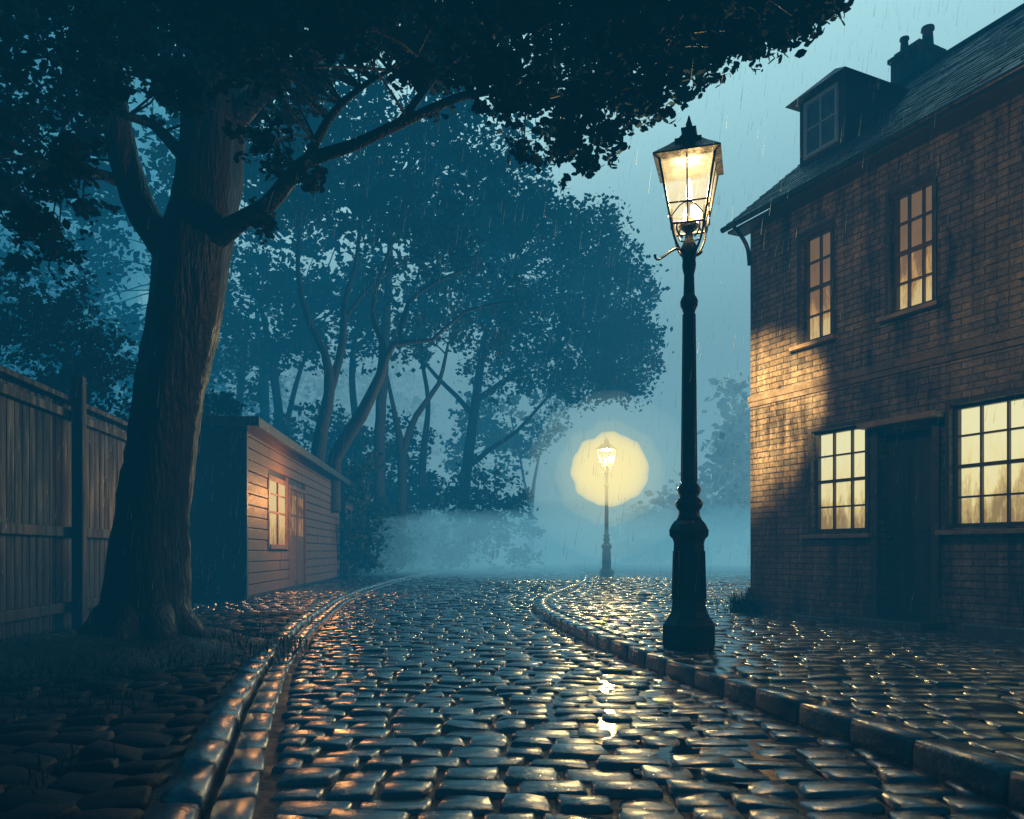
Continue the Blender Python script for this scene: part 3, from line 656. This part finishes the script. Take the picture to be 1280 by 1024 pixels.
# ------------------------------------------------------------ misty trees
def big_tree(name,Y,limbs,lobes,per=34,size=.28,n=60,leafr=.55,mat=None,twigs=True):
    e=empty(name); t=Tubes(); st=[]
    for pts,rad in limbs:
        pp=[P(x,y,Y+dy) for x,y,dy in pts]
        q=t.add(pp,[r*Y/1000 for r in rad],10,.5,.05,.04); st.extend(q[len(q)//3:])
    C=[];R=[]
    for (px,py,rx,ry,w) in lobes:
        c=P(px,py,Y); s=Y/1000
        for _ in range(int(n*w)):
            d=rng.normal(size=3); d/=np.linalg.norm(d); f=random.uniform(.35,1)**.6
            pt=Vector((c.x+d[0]*rx*s*f,Y+d[1]*(rx+ry)/2*s*f,c.z+d[2]*ry*s*f)); C.append(pt); R.append(leafr*random.uniform(.4,1.25))
    if twigs and st:
        SA=np.array([tuple(b) for b in st])
        for c in C[::3]:
            d=np.linalg.norm(SA-np.array(c),axis=1); q=Vector(SA[int(d.argmin())])
            if d.min()<7: t.add([q,(q+c)/2+Vector((random.gauss(0,.2),0,.3)),c],[.0026*Y/2,.0016*Y/2,.0007*Y/2],5,1.0)
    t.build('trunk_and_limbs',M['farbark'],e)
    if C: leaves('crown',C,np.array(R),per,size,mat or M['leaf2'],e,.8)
    return e
big_tree('forked_tree',23,[
  ([(392,640,0),(398,560,0),(412,490,0),(405,440,0),(385,400,0),(372,340,0),(375,280,0)],[12,9,7,5,4,3,2]),
  ([(412,490,0),(428,430,.5),(430,380,1),(445,330,1),(450,270,1)],[6,5,4,3,2]),
  ([(415,640,-.5),(418,575,-.5),(450,520,-1),(475,470,-1),(492,430,-1),(540,425,-1),(580,390,-1),(650,375,-1)],[11,9,8,6,4,2.5,1.8,1]),
  ([(475,470,-1),(478,430,-1),(465,390,-1),(480,330,-1),(500,280,-1)],[5,4,3,2.5,1.5]),
  ([(430,400,1),(470,350,.5),(520,320,.5)],[3,2,1]),
  ([(498,430,-1),(510,380,-1.2),(550,350,-1.4),(600,330,-1.4)],[3,2.5,2,1]),
 ],[(420,200,120,90,1.3),(540,230,110,80,1.2),(330,180,110,110,1.0),(480,120,140,80,1.2),(520,300,90,50,.35)],36,.19,60,.5)
big_tree('tall_tree',29,[
  ([(474,680,0),(474,560,0),(480,450,0),(486,340,0),(490,240,0)],[8,7,6,4,2]),
  ([(480,450,0),(510,380,0),(530,320,0)],[3,2,1]),
  ([(502,660,1),(502,570,1),(492,510,1),(484,470,1)],[6,6,3,2]),
  ([(502,570,1),(520,520,1),(548,480,1),(560,430,1)],[5,4,3,1.5]),
 ],[(600,230,110,90,1.3),(500,180,120,100,1),(640,250,50,60,.6),(560,380,110,70,.6)],42,.22,64,.65)
big_tree('spreading_tree',38,[
  ([(577,690,0),(578,640,0),(584,580,0),(592,520,0),(600,460,0),(612,400,0),(640,340,0)],[11,8,7,6,5,3,2]),
  ([(584,585,0),(615,560,0),(645,540,0),(690,490,0)],[4,3,2.5,1.5]),
  ([(592,520,0),(570,495,0),(545,470,0),(520,440,0)],[4,3,2.5,1.5]),
  ([(596,500,0),(640,470,0),(700,430,0),(760,400,0)],[4,3,2,1.5]),
 ],[(650,330,110,90,1.5),(735,310,60,55,1.0),(765,390,60,70,1.2),(780,450,50,50,.9),(700,430,90,65,1.1),(640,440,90,60,.5),(580,340,90,80,.9),(740,480,70,25,.3)],46,.23,84,.75)
big_tree('slender_tree',48,[
  ([(664,700,0),(664,640,0),(668,600,0),(676,560,0)],[4,3,2,1]),
  ([(664,640,0),(655,600,0),(648,560,0)],[2.5,1.5,1]),
 ],[(640,520,80,50,1),(600,560,60,40,.6)],34,.35,40,.9)
hb=[]
for i in range(26):
    Y=24+i*1.1; x=-4.4+0.045*(Y-24)+random.uniform(-.3,.3)
    if Y>36: x=-4.0+(Y-36)*.17
    h=2.9+1.0*math.sin(i*.9)+random.uniform(-.2,.5)
    hb.append((x-1.0,Y,h*.45,1.25,1.2,h*.6))
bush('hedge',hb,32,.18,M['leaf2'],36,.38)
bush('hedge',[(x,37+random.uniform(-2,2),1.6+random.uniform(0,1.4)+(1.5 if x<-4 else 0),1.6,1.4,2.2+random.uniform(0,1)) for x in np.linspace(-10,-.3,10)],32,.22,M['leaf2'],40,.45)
far=[]
for i in range(46):
    a=-42+i*2.0; far.append((a,66+random.uniform(-4,4),2+random.uniform(0,2)+ (7 if a<-6 else 0),3,3,4+random.uniform(0,2)+(8 if a<-6 else 0)))
far.append((12.4,45,6.6,.8,1.2,4.6)); far.append((12.8,45,4.5,1.8,2,3.6)); far.append((10.2,46,2.6,2.2,2,2.6)); far.append((8,46,1.6,2.2,2,2.0))
bush('distant_trees',far,26,.5,M['leaf2'],42,1.0)
big_tree('dark_tree',40,[([(330,690,0),(330,480,0),(320,400,0)],[8,6,3]),([(330,480,0),(345,440,0),(370,420,0)],[4,3,1.5]),([(250,690,0),(252,500,0),(240,300,0)],[9,7,5])],
   [(320,250,150,160,1.6),(180,330,120,160,1.3),(60,250,130,180,1.4),(430,300,90,90,.7)],34,.38,64,1.0)
big_tree('background_tree',34,[([(355,690,0),(352,560,0),(340,450,0),(325,380,0)],[7,6,5,2]),([(352,560,0),(370,480,0),(392,420,0)],[4,3,1.5]),([(445,690,1),(446,560,1),(440,460,1),(452,380,1)],[6,5,4,2]),([(530,690,2),(528,580,2),(535,500,2),(520,420,2)],[6,5,3,2]),([(300,690,2),(298,520,2),(310,400,2)],[6,5,3])],
   [(330,380,90,70,1.0),(400,400,90,60,.9),(480,400,80,60,.7),(280,450,70,90,.8),(360,560,90,50,.8),(450,580,80,40,.6)],34,.26,60,.8)

# ------------------------------------------------------------ rain
V=[];Fc=[]
for _ in range(7500):
    Y=random.uniform(5.0,20); x=random.uniform(-.7,.7)*Y; z=random.uniform(0.1,.85+.7*Y); l=random.uniform(.06,.22); w=.0009; b=len(V)
    V+=[(x,Y-w,z),(x+w,Y+w,z),(x-w,Y+w,z),(x+.012*l/.1,Y,z+l)]; Fc+=[(b,b+1,b+3),(b+1,b+2,b+3),(b+2,b,b+3)]
rm,nt,out=new_mat('rain_drop'); g=N(nt,'ShaderNodeBsdfTranslucent'); g.inputs[0].default_value=(.68,.78,.84,1)
nt.links.new(g.outputs[0],out.inputs[0]); mesh_obj('rain',V,Fc,rm)

# ------------------------------------------------------------ mist volumes (homogeneous, own emission stands in for scattered light)
def outward(o):
    bm=bmesh.new(); bm.from_mesh(o.data); bmesh.ops.recalc_face_normals(bm,faces=bm.faces); bm.to_mesh(o.data); bm.free(); return o
outward(boxes('mist',[(-60,60,-12,80,-1,13.5)],vol_mat('night_mist',(.006,.108,.195),.026)))
def bicone(name,c,rx,ly,rz,mat,seg=48):
    V=[(c[0],c[1]-ly,c[2]),(c[0],c[1]+ly,c[2])]
    for i in range(seg):
        a=2*math.pi*i/seg; V.append((c[0]+rx*math.cos(a),c[1],c[2]+rz*math.sin(a)))
    Fc=[]
    for i in range(seg):
        j=(i+1)%seg; Fc+=[(0,2+i,2+j),(1,2+j,2+i)]
    return outward(mesh_obj(name,V,Fc,mat))
def prism(name,pl,zs,mat,z0=-.5):
    n=len(pl); V=[(x,y,z0) for x,y in pl]+[(x,y,z) for (x,y),z in zip(pl,zs)]
    Fc=[tuple(range(n))[::-1]]+[(i,(i+1)%n,n+(i+1)%n,n+i) for i in range(n)]
    Fc+=[(n,n+i,n+i+1) for i in range(1,n-1)]
    return outward(mesh_obj(name,V,Fc,mat))
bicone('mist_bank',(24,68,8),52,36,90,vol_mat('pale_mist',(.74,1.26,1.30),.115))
prism('street_haze',[(18,25),(-26,56),(-26,66),(40,66),(40,25)],[22]*5,vol_mat('street_haze',(.14,.47,.60),.022))
gp_=[(14,11),(-9,30),(-9,70),(40,70),(40,11)]
prism('ground_mist',gp_,[.55+.09*(y-11) for _,y in gp_],vol_mat('low_mist',(.25,.63,.74),.070))
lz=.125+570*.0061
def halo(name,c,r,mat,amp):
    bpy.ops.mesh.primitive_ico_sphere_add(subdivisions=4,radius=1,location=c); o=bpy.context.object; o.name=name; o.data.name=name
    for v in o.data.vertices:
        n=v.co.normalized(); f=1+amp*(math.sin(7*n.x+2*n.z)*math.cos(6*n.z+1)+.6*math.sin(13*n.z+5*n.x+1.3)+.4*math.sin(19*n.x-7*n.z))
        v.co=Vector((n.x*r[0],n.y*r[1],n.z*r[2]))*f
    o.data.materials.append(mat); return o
halo('glow_volume',(FARL[0]+.08,FARL[1],lz-.38),(1.13,1.13,1.06),vol_mat('lamp_glow_volume',(2.0,1.55,.55),1.0),.035)  # self-glowing shells standing in for the far lamp's glow in the mist
halo('glow_volume',(FARL[0]+.08,FARL[1],lz-.5),(1.6,1.6,1.5),vol_mat('lamp_glow_volume_outer',(1.5,1.45,.8),.07),.04)
halo('glow_volume',(FARL[0]+.08,FARL[1],lz-.6),(2.5,2.5,2.4),vol_mat('lamp_glow_volume_wide',(1.0,1.3,1.0),.035),.03)

# ------------------------------------------------------------ world
w=bpy.data.worlds.new('World'); scene.world=w; w.use_nodes=True; nt=w.node_tree; nt.nodes.clear(); L=nt.links
out=N(nt,'ShaderNodeOutputWorld'); tc=N(nt,'ShaderNodeTexCoord')
sky=N(nt,'ShaderNodeTexSky'); sky.sky_type='NISHITA'; sky.sun_disc=False; sky.sun_elevation=math.radians(3); sky.sun_rotation=math.radians(20)
bd=Vector((.27,1,.24)).normalized()
dp=N(nt,'ShaderNodeVectorMath',operation='DOT_PRODUCT'); dp.inputs[1].default_value=bd; L.new(tc.outputs['Generated'],dp.inputs[0])
mp=N(nt,'ShaderNodeMapping'); mp.inputs['Scale'].default_value=(15,15,3.4); L.new(tc.outputs['Generated'],mp.inputs[0])
ns=N(nt,'ShaderNodeTexNoise',Scale=1.0,Detail=9.0,Roughness=0.75); L.new(mp.outputs[0],ns.inputs['Vector'])
ma=N(nt,'ShaderNodeMath',operation='MULTIPLY_ADD'); ma.inputs[1].default_value=.40; L.new(ns.outputs['Fac'],ma.inputs[0]); L.new(dp.outputs['Value'],ma.inputs[2])
r=ramp(nt,[(0.0,(.002,.010,.018)),(.64,(.003,.040,.088)),(.78,(.03,.17,.28)),(.855,(.12,.42,.54)),(.875,(.50,.95,1.0)),(.98,(.85,1.0,1.0))])
mr=N(nt,'ShaderNodeMapRange'); mr.inputs[1].default_value=-.6; mr.inputs[2].default_value=1.27; L.new(ma.outputs[0],mr.inputs[0]); L.new(mr.outputs[0],r.inputs[0])
b1=N(nt,'ShaderNodeBackground',Strength=1.35); L.new(r.outputs[0],b1.inputs[0])
b2=N(nt,'ShaderNodeBackground',Strength=0.004); L.new(sky.outputs[0],b2.inputs[0])
ad=N(nt,'ShaderNodeAddShader'); L.new(b1.outputs[0],ad.inputs[0]); L.new(b2.outputs[0],ad.inputs[1]); L.new(ad.outputs[0],out.inputs[0])
w.cycles.sampling_method='MANUAL'; w.cycles.sample_map_resolution=256
sun=bpy.data.lights.new('moonlight','SUN'); sun.energy=.2; sun.angle=math.radians(15); sun.color=(.38,.72,1)
so=link(bpy.data.objects.new('moonlight',sun)); so.rotation_euler=(-Vector((.34,1,.9))).to_track_quat('-Z','Y').to_euler()

# ------------------------------------------------------------ camera
cam=bpy.data.cameras.new('camera'); co=link(bpy.data.objects.new('camera',cam)); co.location=(0,0,CH); co.rotation_euler=(math.pi/2,0,0)
cam.sensor_width=36; cam.lens=36*F/1280; cam.shift_y=(HZ-512)/1280; cam.clip_end=1500; cam.clip_start=.05
scene.camera=co
scene.view_settings.view_transform='Standard'; scene.view_settings.look='None'; scene.view_settings.exposure=0
